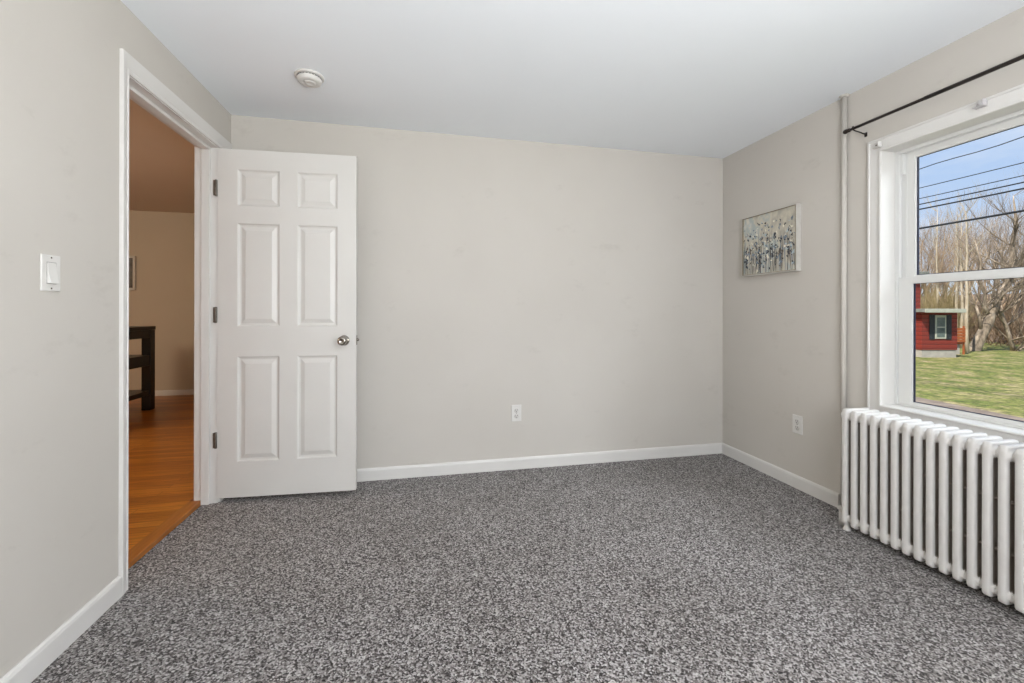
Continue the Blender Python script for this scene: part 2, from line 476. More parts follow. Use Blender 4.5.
# door casing (three sides, mitred), jamb lining with stop
CP = [(0, 0.0), (0, 0.010), (0.004, 0.013), (0.012, 0.013), (0.015, 0.010), (0.020, 0.012), (0.055, 0.017), (0.064, 0.017), (0.066, 0.013), (0.066, 0.0)]
mb = MB()
mb.loft([(DY0 - 0.004, 0, -0.62, 0), (DY0 - 0.004, DZ + 0.004, -0.62, 1.15), (DY1 + 0.012, DZ + 0.004, 2.1, 1.15), (DY1 + 0.012, 0, 2.1, 0)], CP, lambda a, b, t: Vector((-L + t * 0.8, a, b)))
ct = struct('trim_1', mb, M['trim'], 'white casing around the doorway', 'door casing')
mb = MB()
mb.box(HW - 0.005, -L, DY0 - 0.02, DY0, 0, DZ); mb.box(HW - 0.005, -L, DY1, DY1 + 0.02, 0, DZ); mb.box(HW - 0.005, -L, DY0 - 0.02, DY1 + 0.02, DZ, DZ + 0.02)
mb.box(HW + 0.03, -L - 0.038, DY0, DY0 + 0.014, 0, DZ - 0.0145, 0.002); mb.box(HW + 0.03, -L - 0.038, DY1 - 0.014, DY1, 0, DZ - 0.0145, 0.002); mb.box(HW + 0.03, -L - 0.038, DY0, DY1, DZ - 0.016, DZ, 0.002)
struct('trim_2', mb, M['trim'], 'white jamb lining inside the doorway', 'door jamb')
mb = MB()
mb.loft([(DY0 - 0.004, 0, -1, 0), (DY0 - 0.004, DZ + 0.004, -1, 1), (DY1 + 0.004, DZ + 0.004, 1, 1), (DY1 + 0.004, 0, 1, 0)], CP, lambda a, b, t: Vector((HW - t, a, b)))
struct('trim_3', mb, M['trim'], 'white casing on the hall side of the doorway', 'door casing')
struct('threshold', MB().box(-1.285, CARPET_X - 0.001, DY0, DY1, -0.02, 0.024, 0.003), M['threshold'], 'amber oak threshold strip between carpet and hall floor', 'threshold')

# ------------------------------------------------------------------ door leaf
DH = (-L + 0.0, DY1 - 0.006)
door = empty('door_1', (DH[0], DH[1], 0.0), math.atan2(2.675 - DH[1], -0.379 - DH[0]), label='open white six panel door with a round nickel knob', cat='door', kind='structure')
DWID, DB, DT, TH = 0.758, 0.028, 2.030, 0.035
def door_leaf():
    mb = MB(); bm = mb.bm
    xs = [0, 0.104, 0.330, 0.427, 0.651, DWID]
    zs = [DB, 0.232, 0.838, 1.012, 1.606, 1.707, 1.916, DT]
    pan = {(i, j) for i in (1, 3) for j in (1, 3, 5)}
    prof = [(0, 0), (0.004, -0.003), (0.008, -0.0085), (0.016, -0.0105), (0.020, -0.0100), (0.040, -0.0030), (0.042, -0.0022)]
    for side in (-1, 1):
        y0 = 0.0 if side < 0 else TH
        fn = lambda a, b, t: Vector((a, y0 + (-t if side < 0 else t), b))
        for i in range(5):
            for j in range(7):
                x0, x1, z0, z1 = xs[i], xs[i + 1], zs[j], zs[j + 1]
                if (i, j) in pan:
                    mb.loft([(x0, z0, 1, 1), (x1, z0, -1, 1), (x1, z1, -1, -1), (x0, z1, 1, -1)], prof, fn, closed=True)
                    w, t = prof[-1]
                    q = [fn(x0 + w, z0 + w, t), fn(x1 - w, z0 + w, t), fn(x1 - w, z1 - w, t), fn(x0 + w, z1 - w, t)]
                else:
                    q = [fn(x0, z0, 0), fn(x1, z0, 0), fn(x1, z1, 0), fn(x0, z1, 0)]
                bm.faces.new([bm.verts.new(p) for p in q])
    for a, b in (((0, DB), (DWID, DB)), ((DWID, DB), (DWID, DT)), ((DWID, DT), (0, DT)), ((0, DT), (0, DB))):
        bm.faces.new([bm.verts.new(Vector((a[0], 0, a[1]))), bm.verts.new(Vector((b[0], 0, b[1]))), bm.verts.new(Vector((b[0], TH, b[1]))), bm.verts.new(Vector((a[0], TH, a[1])))])
    bmesh.ops.remove_doubles(bm, verts=list(bm.verts), dist=0.0002)
    return mb
door_leaf().build('door_panel', M['door'], door)
for side, y, s in (('a', 0.0, -1), ('b', TH, 1)):
    k = MB().lathe([(0, 0), (0.031, 0), (0.031, 0.003), (0.027, 0.007), (0.014, 0.010), (0.0105, 0.016), (0.0105, 0.030), (0.018, 0.036), (0.0255, 0.045), (0.0275, 0.053), (0.0255, 0.061), (0.019, 0.066), (0.012, 0.067), (0.009, 0.0645), (0, 0.064)], (0.690, y, 0.926), (0, s, 0), 32).build('door_knob', M['nickel'], door)
mb = MB().box(DWID - 0.001, DWID + 0.002, 0.006, 0.029, 0.898, 0.956, 0.0008)
lp = mb.build('latch_plate', M['nickel'], door)
MB().lathe([(0.0, 0.0), (0.0085, 0), (0.0085, 0.006), (0.006, 0.0115), (0, 0.0125)], (DWID + 0.002, 0.0175, 0.928), (1, 0, 0), 16).build('latch_bolt', M['nickel'], lp)
for hz in (1.803, 1.078, 0.362):
    mb = MB()
    mb.lathe([(0, -0.046), (0.0055, -0.046), (0.0062, -0.044), (0.0062, 0.044), (0.0055, 0.046), (0, 0.046)], (-0.006, -0.005, hz), (0, 0, 1), 14)
    mb.box(-0.020, -0.007, -0.0075, -0.0045, hz - 0.044, hz + 0.044, 0.001)
    mb.box(-0.006, 0.001, 0.0, 0.028, hz - 0.044, hz + 0.044, 0.001)
    mb.build('hinge', M['hinge'], door)

# ------------------------------------------------------------------ hall beyond the doorway
HX0, HY0, HY1, HH = -5.2, 0.3, 6.2, 2.36
struct('floor_hall', MB().box(HX0 - 0.1, CARPET_X - 0.068, HY0 - 0.1, HY1 + 0.1, -0.12, 0.02), M['oak'], 'glossy amber oak strip floor of the hall', 'floor')
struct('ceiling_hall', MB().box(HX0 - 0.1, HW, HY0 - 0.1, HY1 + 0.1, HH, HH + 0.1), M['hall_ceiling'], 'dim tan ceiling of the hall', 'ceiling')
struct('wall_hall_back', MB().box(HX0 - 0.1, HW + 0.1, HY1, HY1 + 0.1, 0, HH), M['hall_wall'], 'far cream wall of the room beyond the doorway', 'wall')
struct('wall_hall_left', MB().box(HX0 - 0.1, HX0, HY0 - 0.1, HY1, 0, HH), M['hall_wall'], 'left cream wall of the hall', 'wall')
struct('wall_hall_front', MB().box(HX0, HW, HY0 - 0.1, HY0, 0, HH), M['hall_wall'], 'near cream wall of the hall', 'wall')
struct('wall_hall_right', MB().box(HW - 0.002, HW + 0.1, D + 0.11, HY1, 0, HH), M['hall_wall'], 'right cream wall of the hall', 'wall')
baseboard('baseboard_hall', (HX0, HY1, 0), (HW, HY1, 0), (0, -1, 0), 'white baseboard along the far hall wall', hgt=1.1)

# black console table
tb = empty('console_table', (-2.87, 5.40, 0.02), 0, label='black wooden console table with two lower shelves in the hall', cat='table')
TL, TW, TZ = 1.35, 0.42, 0.912
MB().box(-TW, 0.0, -TL, 0.0, TZ - 0.04, TZ, 0.004).build('table_top', M['black_wood'], tb)
MB().box(-TW + 0.012, -0.012, -TL + 0.012, -0.012, TZ - 0.125, TZ - 0.041, 0.003).build('apron', M['black_wood'], tb)
for lx in (-TW + 0.004, -0.089):
    for ly in (-TL + 0.004, -0.089):
        MB().box(lx, lx + 0.085, ly, ly + 0.085, 0, TZ - 0.041, 0.004).build('leg', M['black_wood'], tb)
for z0, z1 in ((0.485, 0.60), (0.165, 0.215)):
    MB().box(-TW + 0.012, -0.012, -TL + 0.012, -0.014, z0, z1, 0.004).build('shelf', M['black_wood'], tb)

# small framed picture on the far hall wall
hp = empty('hall_picture', (-3.72, HY1, 1.574), 0, label='small dark picture in a white frame on the far hall wall', cat='picture')
mb = MB(); fn = lambda a, b, t: Vector((a, -t, b))
mb.loft([(-0.21, -0.215, 1, 1), (0.21, -0.215, -1, 1), (0.21, 0.215, -1, -1), (-0.21, 0.215, 1, -1)], [(0, 0), (0, 0.022), (0.006, 0.025), (0.026, 0.024), (0.028, 0.012)], fn, closed=True)
mb.build('frame', M['frame_white'], hp)
MB().box(-0.183, 0.183, -0.012, -0.002, -0.188, 0.188).build('print', mottled('dark_print', (0.03, 0.03, 0.035), (0.20, 0.18, 0.16), 7, 0.4, 20, 0.0), hp)

# ------------------------------------------------------------------ window
win = empty('window_1', (R, (WY0 + WY1) / 2, WZ0), 0, label='white double hung window above the radiator', cat='window', kind='structure')
yc = (WY0 + WY1) / 2
def wbox(mb, o0, o1, y0, y1, z0, z1, bev=0.0015):
    mb.box(o0, o1, y0 - yc, y1 - yc, z0 - WZ0, z1 - WZ0, bev)
def ring(mb, o0, o1, y0, y1, z0, z1, wl, wb, wt, bev=0.0015):
    wbox(mb, o0, o1, y0, y0 + wl, z0, z1, bev); wbox(mb, o0, o1, y1 - wl, y1, z0, z1, bev)
    wbox(mb, o0, o1, y0 + wl, y1 - wl, z0, z0 + wb, bev); wbox(mb, o0, o1, y0 + wl, y1 - wl, z1 - wt, z1, bev)
mb = MB()      # wooden lining of the opening
ring(mb, 0.0, 0.16, WY0 - 0.02, WY1 + 0.02, WZ0 - 0.02, WZ1 + 0.02, 0.02, 0.02, 0.02, 0)
mb.build('jamb', M['trim'], win)
mb = MB()      # vinyl frame with two tracks
ring(mb, 0.070, 0.098, WY0, WY1, WZ0, WZ1, 0.013, 0.010, 0.016)
ring(mb, 0.098, 0.150, WY0, WY1, WZ0, WZ1, 0.035, 0.010, 0.018)
wbox(mb, 0.070, 0.076, WY1 - 0.021, WY1 - 0.013, 1.276, 1.905); wbox(mb, 0.070, 0.076, WY0 + 0.013, WY0 + 0.021, 1.276, 1.905)
wbox(mb, 0.078, 0.098, WY1 - 0.030, WY1 - 0.013, 1.80, 1.905, 0.002); wbox(mb, 0.078, 0.098, WY0 + 0.013, WY0 + 0.030, 1.80, 1.905, 0.002)
mb.build('window_frame', M['vinyl'], win)
def sash(name, o0, o1, y0, y1, z0, z1, wl, wb, wt, go):
    mb = MB()
    ring(mb, o0, o1, y0, y1, z0, z1, wl, wb, wt)
    # glazing bead
    ring(mb, go - 0.011, go + 0.006, y0 + wl, y1 - wl, z0 + wb, z1 - wt, 0.006, 0.004, 0.006, 0.001)
    s = mb.build(name, M['vinyl'], win)
    mb = MB()
    ring(mb, go - 0.003, go + 0.003, y0 + wl + 0.006, y1 - wl - 0.006, z0 + wb + 0.004, z1 - wt - 0.006, 0.006, 0.0035, 0.002, 0)
    mb.build('gasket', M['gasket'], s)
    mb = MB()
    wbox(mb, go - 0.0018, go + 0.0018, y0 + wl, y1 - wl, z0 + wb, z1 - wt, 0)
    mb.build('glass_pane', M['glass'], s)
    return s
us = sash('upper_sash', 0.100, 0.126, WY0 + 0.034, WY1 - 0.034, 1.252, 1.905, 0.032, 0.030, 0.026, 0.113)
ls = sash('lower_sash', 0.074, 0.0975, WY0 + 0.014, WY1 - 0.014, 0.640, 1.276, 0.056, 0.012, 0.026, 0.086)
mb = MB()
CW = [(0, 0.0), (0, 0.016), (0.002, 0.021), (0.008, 0.022), (0.011, 0.020), (0.012, 0.014), (0.030, 0.013), (0.058, 0.014), (0.061, 0.018), (0.068, 0.018), (0.071, 0.015), (0.071, 0.0)]
mb.loft([(WY0, WZ0, -1, -1), (WY1, WZ0, 1, -1), (WY1, WZ1, 1, 1), (WY0, WZ1, -1, 1)], CW, lambda a, b, t: Vector((R - t, a, b)), closed=True)
struct('trim_4', mb, M['trim'], 'white casing around the window', 'window casing')
# the two windows behind the camera
for nm, lab, mk in (('window_2', 'white window at the rear end of the radiator wall', 0), ('window_3', 'white window in the wall opposite the door', 1)):
    mb = MB()
    if mk == 0:
        for a in (mb.box(R - 0.015, R + 0.12, V0 - 0.05, V0 + 0.03, WZ0 - 0.05, WZ1 + 0.05, 0.003), mb.box(R - 0.015, R + 0.12, V1 - 0.03, V1 + 0.05, WZ0 - 0.05, WZ1 + 0.05, 0.003), mb.box(R - 0.014, R + 0.12, V0, V1, WZ1 - 0.03, WZ1 + 0.05, 0.003), mb.box(R - 0.014, R + 0.12, V0, V1, WZ0 - 0.05, WZ0 + 0.03, 0.003)): pass
    else:
        for a in (mb.box(-0.25, -0.17, REAR - 0.11, REAR + 0.015, 0.65, 2.05, 0.003), mb.box(1.27, 1.35, REAR - 0.11, REAR + 0.015, 0.65, 2.05, 0.003), mb.box(-0.2, 1.3, REAR - 0.11, REAR + 0.014, 1.97, 2.05, 0.003), mb.box(-0.2, 1.3, REAR - 0.11, REAR + 0.014, 0.65, 0.73, 0.003)): pass
    struct(nm, mb, M['trim'], lab, 'window')

# blind brackets left on the window casing
for by, bz, big in ((1.728, 1.957, 0), (1.318, 1.972, 1)):
    bb = empty('blind_bracket', (R - 0.014, by, bz), 0, label='clear plastic blind bracket at the middle of the window head casing' if big else 'white blind bracket at the upper left corner of the window casing', cat='bracket')
    m = M['clear'] if big else M['plastic']
    mb = MB()
    mb.box(-0.003, 0.0, -0.018, 0.018, -0.014, 0.014, 0.001)
    mb.box(-0.026, 0.0, -0.018, 0.018, -0.015, -0.011, 0.001)
    mb.box(-0.024, 0.0, -0.018, -0.014, -0.014, 0.014, 0.001)
    if big: mb.box(-0.026, -0.023, -0.018, -0.002, -0.014, 0.012, 0.001)
    mb.build('bracket_body', m, bb)
    for yy in (-0.006, 0.008): MB().lathe([(0, 0), (0.0035, 0), (0.003, 0.0025), (0, 0.003)], (-0.003, yy, 0.003 if yy > 0 else -0.004), (-1, 0, 0), 10).build('screw', M['hinge'], bb)

# ------------------------------------------------------------------ curtain rod
cr = empty('curtain_rod', (R, yc, 2.069), 0, label='thin dark bronze curtain rod above the window', cat='curtain rod')
ry0, ry1 = 1.850 - yc, -(1.850 - yc)
MB().tube([(-0.08, ry0 - 0.02, 0), (-0.08, -0.02, 0)], 0.0072, 14).build('outer_tube', M['rod'], cr)
MB().tube([(-0.08, 0.16, 0), (-0.08, ry1 + 0.02, 0)], 0.0088, 14).build('inner_tube', M['rod'], cr)
for e, s in ((ry0, 1), (ry1, -1)):
    MB().lathe([(0, 0.0), (0.008, 0.0), (0.010, 0.003), (0.0095, 0.010), (0.0115, 0.016), (0.0125, 0.024), (0.011, 0.031), (0.006, 0.036), (0, 0.037)], (-0.08, e - s * 0.03, 0), (0, s, 0), 18).build('end_cap', M['rod'], cr)
    mb = MB()
    by = e - s * 0.05
    mb.tube([(-0.003, by, -0.024), (-0.020, by, -0.022), (-0.045, by, -0.016), (-0.078, by, -0.011), (-0.088, by, -0.004)], 0.0032, 8)
    mb.box(-0.003, 0.0, by - 0.007, by + 0.007, -0.038, -0.014, 0.001)
    mb.tube([(-0.0025, by, -0.031), (-0.008, by, -0.031)], 0.003, 8)
    mb.tube([(-0.088, by, -0.004), (-0.0905, by, 0.004), (-0.084, by, 0.0105)], 0.003, 8)
    mb.build('bracket', M['rod'], cr)

# ------------------------------------------------------------------ heating pipe on the right wall
mb = MB().tube([(R - 0.017, 1.905, 0.0), (R - 0.017, 1.905, 1.2), (R - 0.017, 1.904, H)], 0.0125, 20)
hp_ = mb.build('heating_pipe', M['wall'], None, label='vertical heating pipe painted wall colour left of the window', cat='pipe')
MB().lathe([(0.012, 0), (0.024, 0), (0.025, 0.003), (0.019, 0.008), (0.013, 0.010)], (R - 0.017, 1.904, H), (0, 0, -1), 24).build('collar', M['wall'], hp_)

# ------------------------------------------------------------------ radiator
RX0, RX1, PITCH, NSEC, RY0, RZT = 2.084, 2.246, 0.04572, 20, 1.750, 0.613
rad = empty('radiator', (0, 0, 0), 0, label='white cast iron column radiator under the window', cat='radiator')
rad.location = ((RX0 + RX1) / 2, RY0 - PITCH * NSEC / 2, 0)
def superbar(bm, c0, c1, rw, rh, n=16):
    pass
def radiator_section(end):
    """one casting: three flattened columns joined by a header at top and bottom"""
    mb = MB()
    wx = RX1 - RX0; hw = wx / 2
    ty = 0.0142
    zb, zt = 0.030, RZT
    def oval(cx, rx, ry, z0, z1, n=16):
        bm = mb.bm; rings = []
        lv = [(z0, 0.5), (z0 + 0.004, 0.85), (z0 + 0.014, 1), (z1 - 0.014, 1), (z1 - 0.004, 0.85), (z1, 0.5)]
        for z, s in lv:
            ring_ = []
            for k in range(n):
                a = 2 * math.pi * k / n
                ca, sa = math.cos(a), math.sin(a)
                ring_.append(bm.verts.new((cx + rx * s * math.copysign(abs(ca) ** 0.5, ca), ry * (0.7 + 0.3 * s) * math.copysign(abs(sa) ** 0.5, sa), z)))
            rings.append(ring_)
        for a, b in zip(rings, rings[1:]):
            for k in range(n): bm.faces.new((a[k], a[(k + 1) % n], b[(k + 1) % n], b[k]))
        bm.faces.new(list(reversed(rings[0]))); bm.faces.new(rings[-1])
    # columns
    oval(-hw + 0.027, 0.027, ty, zb, zt - 0.004)
    oval(0, 0.028, ty, zb + 0.01, zt - 0.01)
    oval(hw - 0.027, 0.027, ty, zb, zt - 0.004)
    # headers
    mb.box(-hw + 0.004, hw - 0.004, -ty, ty, zt - 0.046, zt, 0.0095, 3)
    mb.box(-hw + 0.004, hw - 0.004, -ty, ty, zb, zb + 0.05, 0.0110, 3)
    # round hubs that touch the next casting
    for hx in (-hw + 0.030, hw - 0.030):
        for hz in (zt - 0.037, zb + 0.033):
            mb.lathe([(0, -PITCH / 2), (0.0215, -PITCH / 2), (0.0215, PITCH / 2), (0, PITCH / 2)], (hx, 0, hz), (0, 1, 0), 20)
    if end:
        for sx in (-1, 1):
            cx = sx * (hw - 0.024)
            mb.lathe([(0, 0.045), (0.014, 0.045), (0.013, 0.025), (0.014, 0.010), (0.0175, 0.004), (0.0175, 0.0), (0, 0.0)], (cx, 0, 0), (0, 0, 1), 16)
    # spacing lugs
    for lz in (0.215, 0.405):
        mb.lathe([(0, -PITCH / 2), (0.004, -PITCH / 2), (0.006, -0.014), (0.006, 0.014), (0.004, PITCH / 2), (0, PITCH / 2)], (-hw + 0.030, 0, lz), (0, 1, 0), 10)
    o = mb.build('section', M['radiator'], None)
    rm = o.modifiers.new('r', 'REMESH'); rm.mode = 'VOXEL'; rm.voxel_size = 0.0027
    sm = o.modifiers.new('s', 'CORRECTIVE_SMOOTH'); sm.iterations = 1; sm.smooth_type = 'SIMPLE'; sm.use_only_smooth = True
    dg = bpy.context.evaluated_depsgraph_get(); dg.update()
    me = bpy.data.meshes.new_from_object(o.evaluated_get(dg))
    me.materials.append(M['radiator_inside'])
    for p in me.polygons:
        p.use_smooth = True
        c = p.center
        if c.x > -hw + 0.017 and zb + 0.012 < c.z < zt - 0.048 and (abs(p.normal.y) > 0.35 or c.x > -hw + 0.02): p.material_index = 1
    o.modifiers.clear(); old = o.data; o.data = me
    bpy.data.meshes.remove(old)
    return o
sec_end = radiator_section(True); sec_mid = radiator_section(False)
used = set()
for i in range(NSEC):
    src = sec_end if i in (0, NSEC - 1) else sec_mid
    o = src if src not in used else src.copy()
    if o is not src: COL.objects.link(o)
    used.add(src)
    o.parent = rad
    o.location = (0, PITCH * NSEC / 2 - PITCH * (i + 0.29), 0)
mb = MB()
vy = PITCH * NSEC / 2 + 0.006
mb.tube([(-0.035, vy - 0.012, 0.066), (-0.035, vy + 0.03, 0.066)], 0.014, 14)
mb.tube([(-0.035, vy + 0.026, -0.0), (-0.035, vy + 0.026, 0.082)], 0.0135, 14)
mb.lathe([(0, 0), (0.018, 0), (0.020, 0.004), (0.020, 0.014), (0.016, 0.018), (0.010, 0.020), (0, 0.02)], (-0.035, vy + 0.026, 0.08), (0, 0, 1), 8)
mb.build('supply_valve', M['radiator'], rad)
MB().lathe([(0, 0), (0.008, 0), (0.008, 0.008), (0.005, 0.010), (0.005, 0.018), (0, 0.019)], (-0.035, PITCH * NSEC / 2 + 0.0085, RZT - 0.04), (0, 1, 0), 8).build('bleed_plug', M['radiator'], rad)

# ------------------------------------------------------------------ painting on the right wall
PY0, PY1, PZ0, PZ1, PD = 2.190, 2.646, 1.357, 1.775, 0.036
pic = empty('framed_painting', (R, (PY0 + PY1) / 2, (PZ0 + PZ1) / 2), 0, label='floral canvas painting in a thin white frame on the right wall', cat='painting')
pw, ph = (PY1 - PY0) / 2, (PZ1 - PZ0) / 2
mb = MB()
fn = lambda a, b, t: Vector((-t, a, b))
sq = lambda w, h: [(-w, -h, 1, 1), (w, -h, -1, 1), (w, h, -1, -1), (-w, h, 1, -1)]
mb.loft(sq(pw, ph), [(0, 0), (0, PD - 0.001), (0.001, PD), (0.0055, PD), (0.006, PD - 0.001), (0.006, PD - 0.012)], fn, closed=True)
mb.build('frame', M['frame_white'], pic)
mb = MB(); mb.loft(sq(pw - 0.006, ph - 0.006), [(0, PD - 0.006), (0, PD + 0.0003), (0.003, PD + 0.0003), (0.003, PD - 0.006)], fn, closed=True)
mb.build('inner_edge', M['gilt'], pic)
def mk_canvas():
    m, nt, b = new_mat('painted_canvas_ground')
    co = coords(nt, (1, 1, 0.6))
    n = N(nt, 'ShaderNodeTexNoise', Scale=9.0, Detail=5.0, Roughness=0.6)
    nt.links.new(co, n.inputs['Vector'])
    r = ramp(nt, [(0.30, (0.30, 0.275, 0.25)), (0.42, (0.46, 0.43, 0.36)), (0.50, (0.58, 0.54, 0.44)), (0.58, (0.40, 0.45, 0.44)), (0.68, (0.64, 0.61, 0.53))])
    nt.links.new(n.outputs['Fac'], r.inputs[0]); nt.links.new(r.outputs[0], b.inputs['Base Color'])
    b.inputs['Roughness'].default_value = 0.6
    n2 = N(nt, 'ShaderNodeTexNoise', Scale=300.0, Detail=2.0)
    bump(nt, b, n2.outputs['Fac'], 0.3, 0.001)
    return m
CZ = PD - 0.006
MB().box(-CZ, -0.004, -pw + 0.009, pw - 0.009, -ph + 0.009, ph - 0.009, 0).build('canvas', mk_canvas(), pic)
rnd = random.Random(7)
mb = MB(); bm = mb.bm
def stroke(y0, z0, y1, z1, w, mi, lift):
    d = Vector((y1 - y0, z1 - z0)); n = Vector((-d.y, d.x)).normalized() * w
    mid = Vector(((y0 + y1) / 2, (z0 + z1) / 2)) + n * rnd.uniform(-2, 2)
    x = -CZ - 0.0004 - lift
    pts = [(y0 - n.x * .5, z0 - n.y * .5), (mid.x - n.x, mid.y - n.y), (y1, z1), (mid.x + n.x, mid.y + n.y), (y0 + n.x * .5, z0 + n.y * .5)]
    lim = (pw - 0.011, ph - 0.011)
    bm.faces.new([bm.verts.new((x, max(-lim[0], min(lim[0], a)), max(-lim[1], min(lim[1], b)))) for a, b in pts]).material_index = mi
for k in range(46):          # stems
    y = rnd.uniform(-pw + 0.02, pw - 0.02); zt = rnd.uniform(-0.05, 0.10)
    stroke(y + rnd.uniform(-0.02, 0.02), -ph + 0.012, y, zt, rnd.uniform(0.0018, 0.0036), rnd.choice((0, 0, 0, 1, 2)), 0.0001 * k / 46)
for k in range(300):         # petals and leaves
    y = rnd.uniform(-pw + 0.02, pw - 0.02); z = min(rnd.gauss(-0.035, 0.095), 0.14) 
    if y < -0.08: z -= 0.02
    a = rnd.uniform(0, 2 * math.pi); l = rnd.uniform(0.010, 0.034)
    if z - l < -ph + 0.015: continue
    stroke(y, z, y + math.cos(a) * l * 0.6, z + math.sin(a) * l, rnd.uniform(0.003, 0.0095), rnd.choice((0, 0, 0, 1, 1, 2, 3, 4)), 0.0002 + 0.0003 * k / 330)
mb.build('brushwork', [mottled('ink_blue_paint', (0.015, 0.02, 0.035), (0.05, 0.055, 0.07), 20, 0.5, 50, 0), mottled('slate_blue_paint', (0.12, 0.16, 0.21), (0.22, 0.27, 0.32), 20, 0.5, 50, 0), mottled('umber_paint', (0.06, 0.045, 0.035), (0.14, 0.11, 0.09), 20, 0.5, 50, 0), mottled('pale_blue_paint', (0.38, 0.46, 0.50), (0.5, 0.58, 0.62), 20, 0.5, 50, 0), mottled('cream_paint', (0.72, 0.68, 0.55), (0.8, 0.77, 0.66), 20, 0.5, 50, 0)], pic, recalc=False)

# ------------------------------------------------------------------ outlets and switch
def outlet(loc, rz, label):
    o = empty('wall_outlet', loc, rz, label=label, cat='outlet', group='duplex wall outlets')
    MB().box(-0.035, 0.035, -0.006, 0.0, -0.057, 0.057, 0.0025, 3).build('cover_plate', M['plastic'], o)
    for s in (-1, 1):
        rz_ = MB().lathe([(0, 0), (0.0172, 0), (0.0172, 0.002), (0.016, 0.003), (0, 0.003)], (0, -0.006, s * 0.0195), (0, -1, 0), 24).build('receptacle', mottled('receptacle_plastic', (0.58, 0.56, 0.53), (0.62, 0.60, 0.57), 30, 0.4, 20, 0), o)
        mb = MB()
        mb.box(-0.0075, -0.0052, -0.0096, -0.0088, s * 0.0195 - 0.001, s * 0.0195 + 0.008)
        mb.box(0.0052, 0.0075, -0.0096, -0.0088, s * 0.0195 - 0.001, s * 0.0195 + 0.008)
        mb.lathe([(0, 0), (0.0026, 0), (0.0026, 0.0006), (0, 0.0006)], (0, -0.0090, s * 0.0195 - 0.008), (0, -1, 0), 10)
        mb.build('slot', M['slot'], rz_)
    MB().lathe([(0, 0), (0.003, 0), (0.0025, 0.001), (0, 0.0012)], (0, -0.006, 0), (0, -1, 0), 10).build('screw', M['nickel'], o)
    return o
outlet((0.652, D, 0.391), 0, 'white outlet low on the wall behind the door')
outlet((R, 2.211, 0.399), -math.pi / 2, 'white outlet low on the right wall below the painting')

sw = empty('light_switch', (-L, 1.598, 1.218), math.pi / 2, label='white rocker light switch on the left wall', cat='light switch')
MB().box(-0.035, 0.035, -0.006, 0.0, -0.0565, 0.0565, 0.0025, 3).build('cover_plate', M['plastic'], sw)
mb = MB(); mb.box(-0.018, 0.018, -0.0066, -0.004, -0.0345, 0.0345, 0.0004)
mb.build('recess', mottled('switch_recess', (0.35, 0.34, 0.32), (0.4, 0.39, 0.37), 20, 0.6, 20, 0), sw)
mb = MB(); bm = mb.bm
prof = [(-0.0325, 0.0165), (0.0, 0.0095), (0.0325, 0.0070), (0.0325, 0.005), (-0.0325, 0.005)]
lo = [bm.verts.new((-0.0158, -t, z)) for z, t in prof]; hi = [bm.verts.new((0.0158, -t, z)) for z, t in prof]
bm.faces.new(lo); bm.faces.new(list(reversed(hi)))
for k in range(5): bm.faces.new((lo[k], lo[(k + 1) % 5], hi[(k + 1) % 5], hi[k]))
bmesh.ops.bevel(bm, geom=list(bm.edges), offset=0.0006, segments=2, affect='EDGES')
mb.build('rocker', M['plastic'], sw)
for s in (-1, 1): MB().lathe([(0, 0), (0.003, 0), (0.0025, 0.001), (0, 0.0012)], (0, -0.006, s * 0.048), (0, -1, 0), 10).build('screw', M['nickel'], sw)

# ------------------------------------------------------------------ smoke detector
sm_ = empty('smoke_detector', (-0.560, 2.325, H), 0, label='round white smoke detector on the ceiling', cat='smoke detector')
MB().lathe([(0, 0), (0.068, 0), (0.070, 0.004), (0.069, 0.009), (0.062, 0.011), (0, 0.011)], (0, 0, 0), (0, 0, -1), 48).build('base', M['plastic'], sm_)
MB().lathe([(0, 0.010), (0.054, 0.010), (0.056, 0.014), (0.058, 0.018), (0.0585, 0.024), (0.055, 0.032), (0.048, 0.036), (0.030, 0.038), (0.029, 0.037), (0, 0.037)], (0, 0, 0), (0, 0, -1), 48).build('cover', M['plastic'], sm_)
mb = MB()
for k in range(24):
    a = 2 * math.pi * k / 24
    mb.box(0.0545, 0.0578, -0.0045, 0.0045, -0.0165, -0.0125, 0.0, mat=Matrix.Rotation(a, 4, 'Z'))
mb.build('vent_slots', M['slot'], sm_)
MB().lathe([(0.012, 0.0368), (0.028, 0.0368), (0.028, 0.0385), (0.025, 0.0425), (0.016, 0.0425), (0.012, 0.0385)], (0.004, -0.004, 0), (0, 0, -1), 24).build('test_button', M['plastic'], sm_)

# ------------------------------------------------------------------ outdoors
GZ = -1.35
RDA, RDB = Vector((14.042, 9.519, 0)), Vector((13.71, 7.121, 0))      # far edge of the road
rd = (RDA - RDB).normalized(); rn = Vector((rd.y, -rd.x, 0))           # rn points away from the house with the room
def quad_slab(p0, p1, w0, w1, z, th):
    mb = MB(); bm = mb.bm
    c = [p0 + rn * w0, p1 + rn * w0, p1 + rn * w1, p0 + rn * w1]
    t = [bm.verts.new((v.x, v.y, z)) for v in c]; b_ = [bm.verts.new((v.x, v.y, z - th)) for v in c]
    bm.faces.new(t); bm.faces.new(list(reversed(b_)))
    for k in range(4): bm.faces.new((t[k], b_[k], b_[(k + 1) % 4], t[(k + 1) % 4]))
    return mb
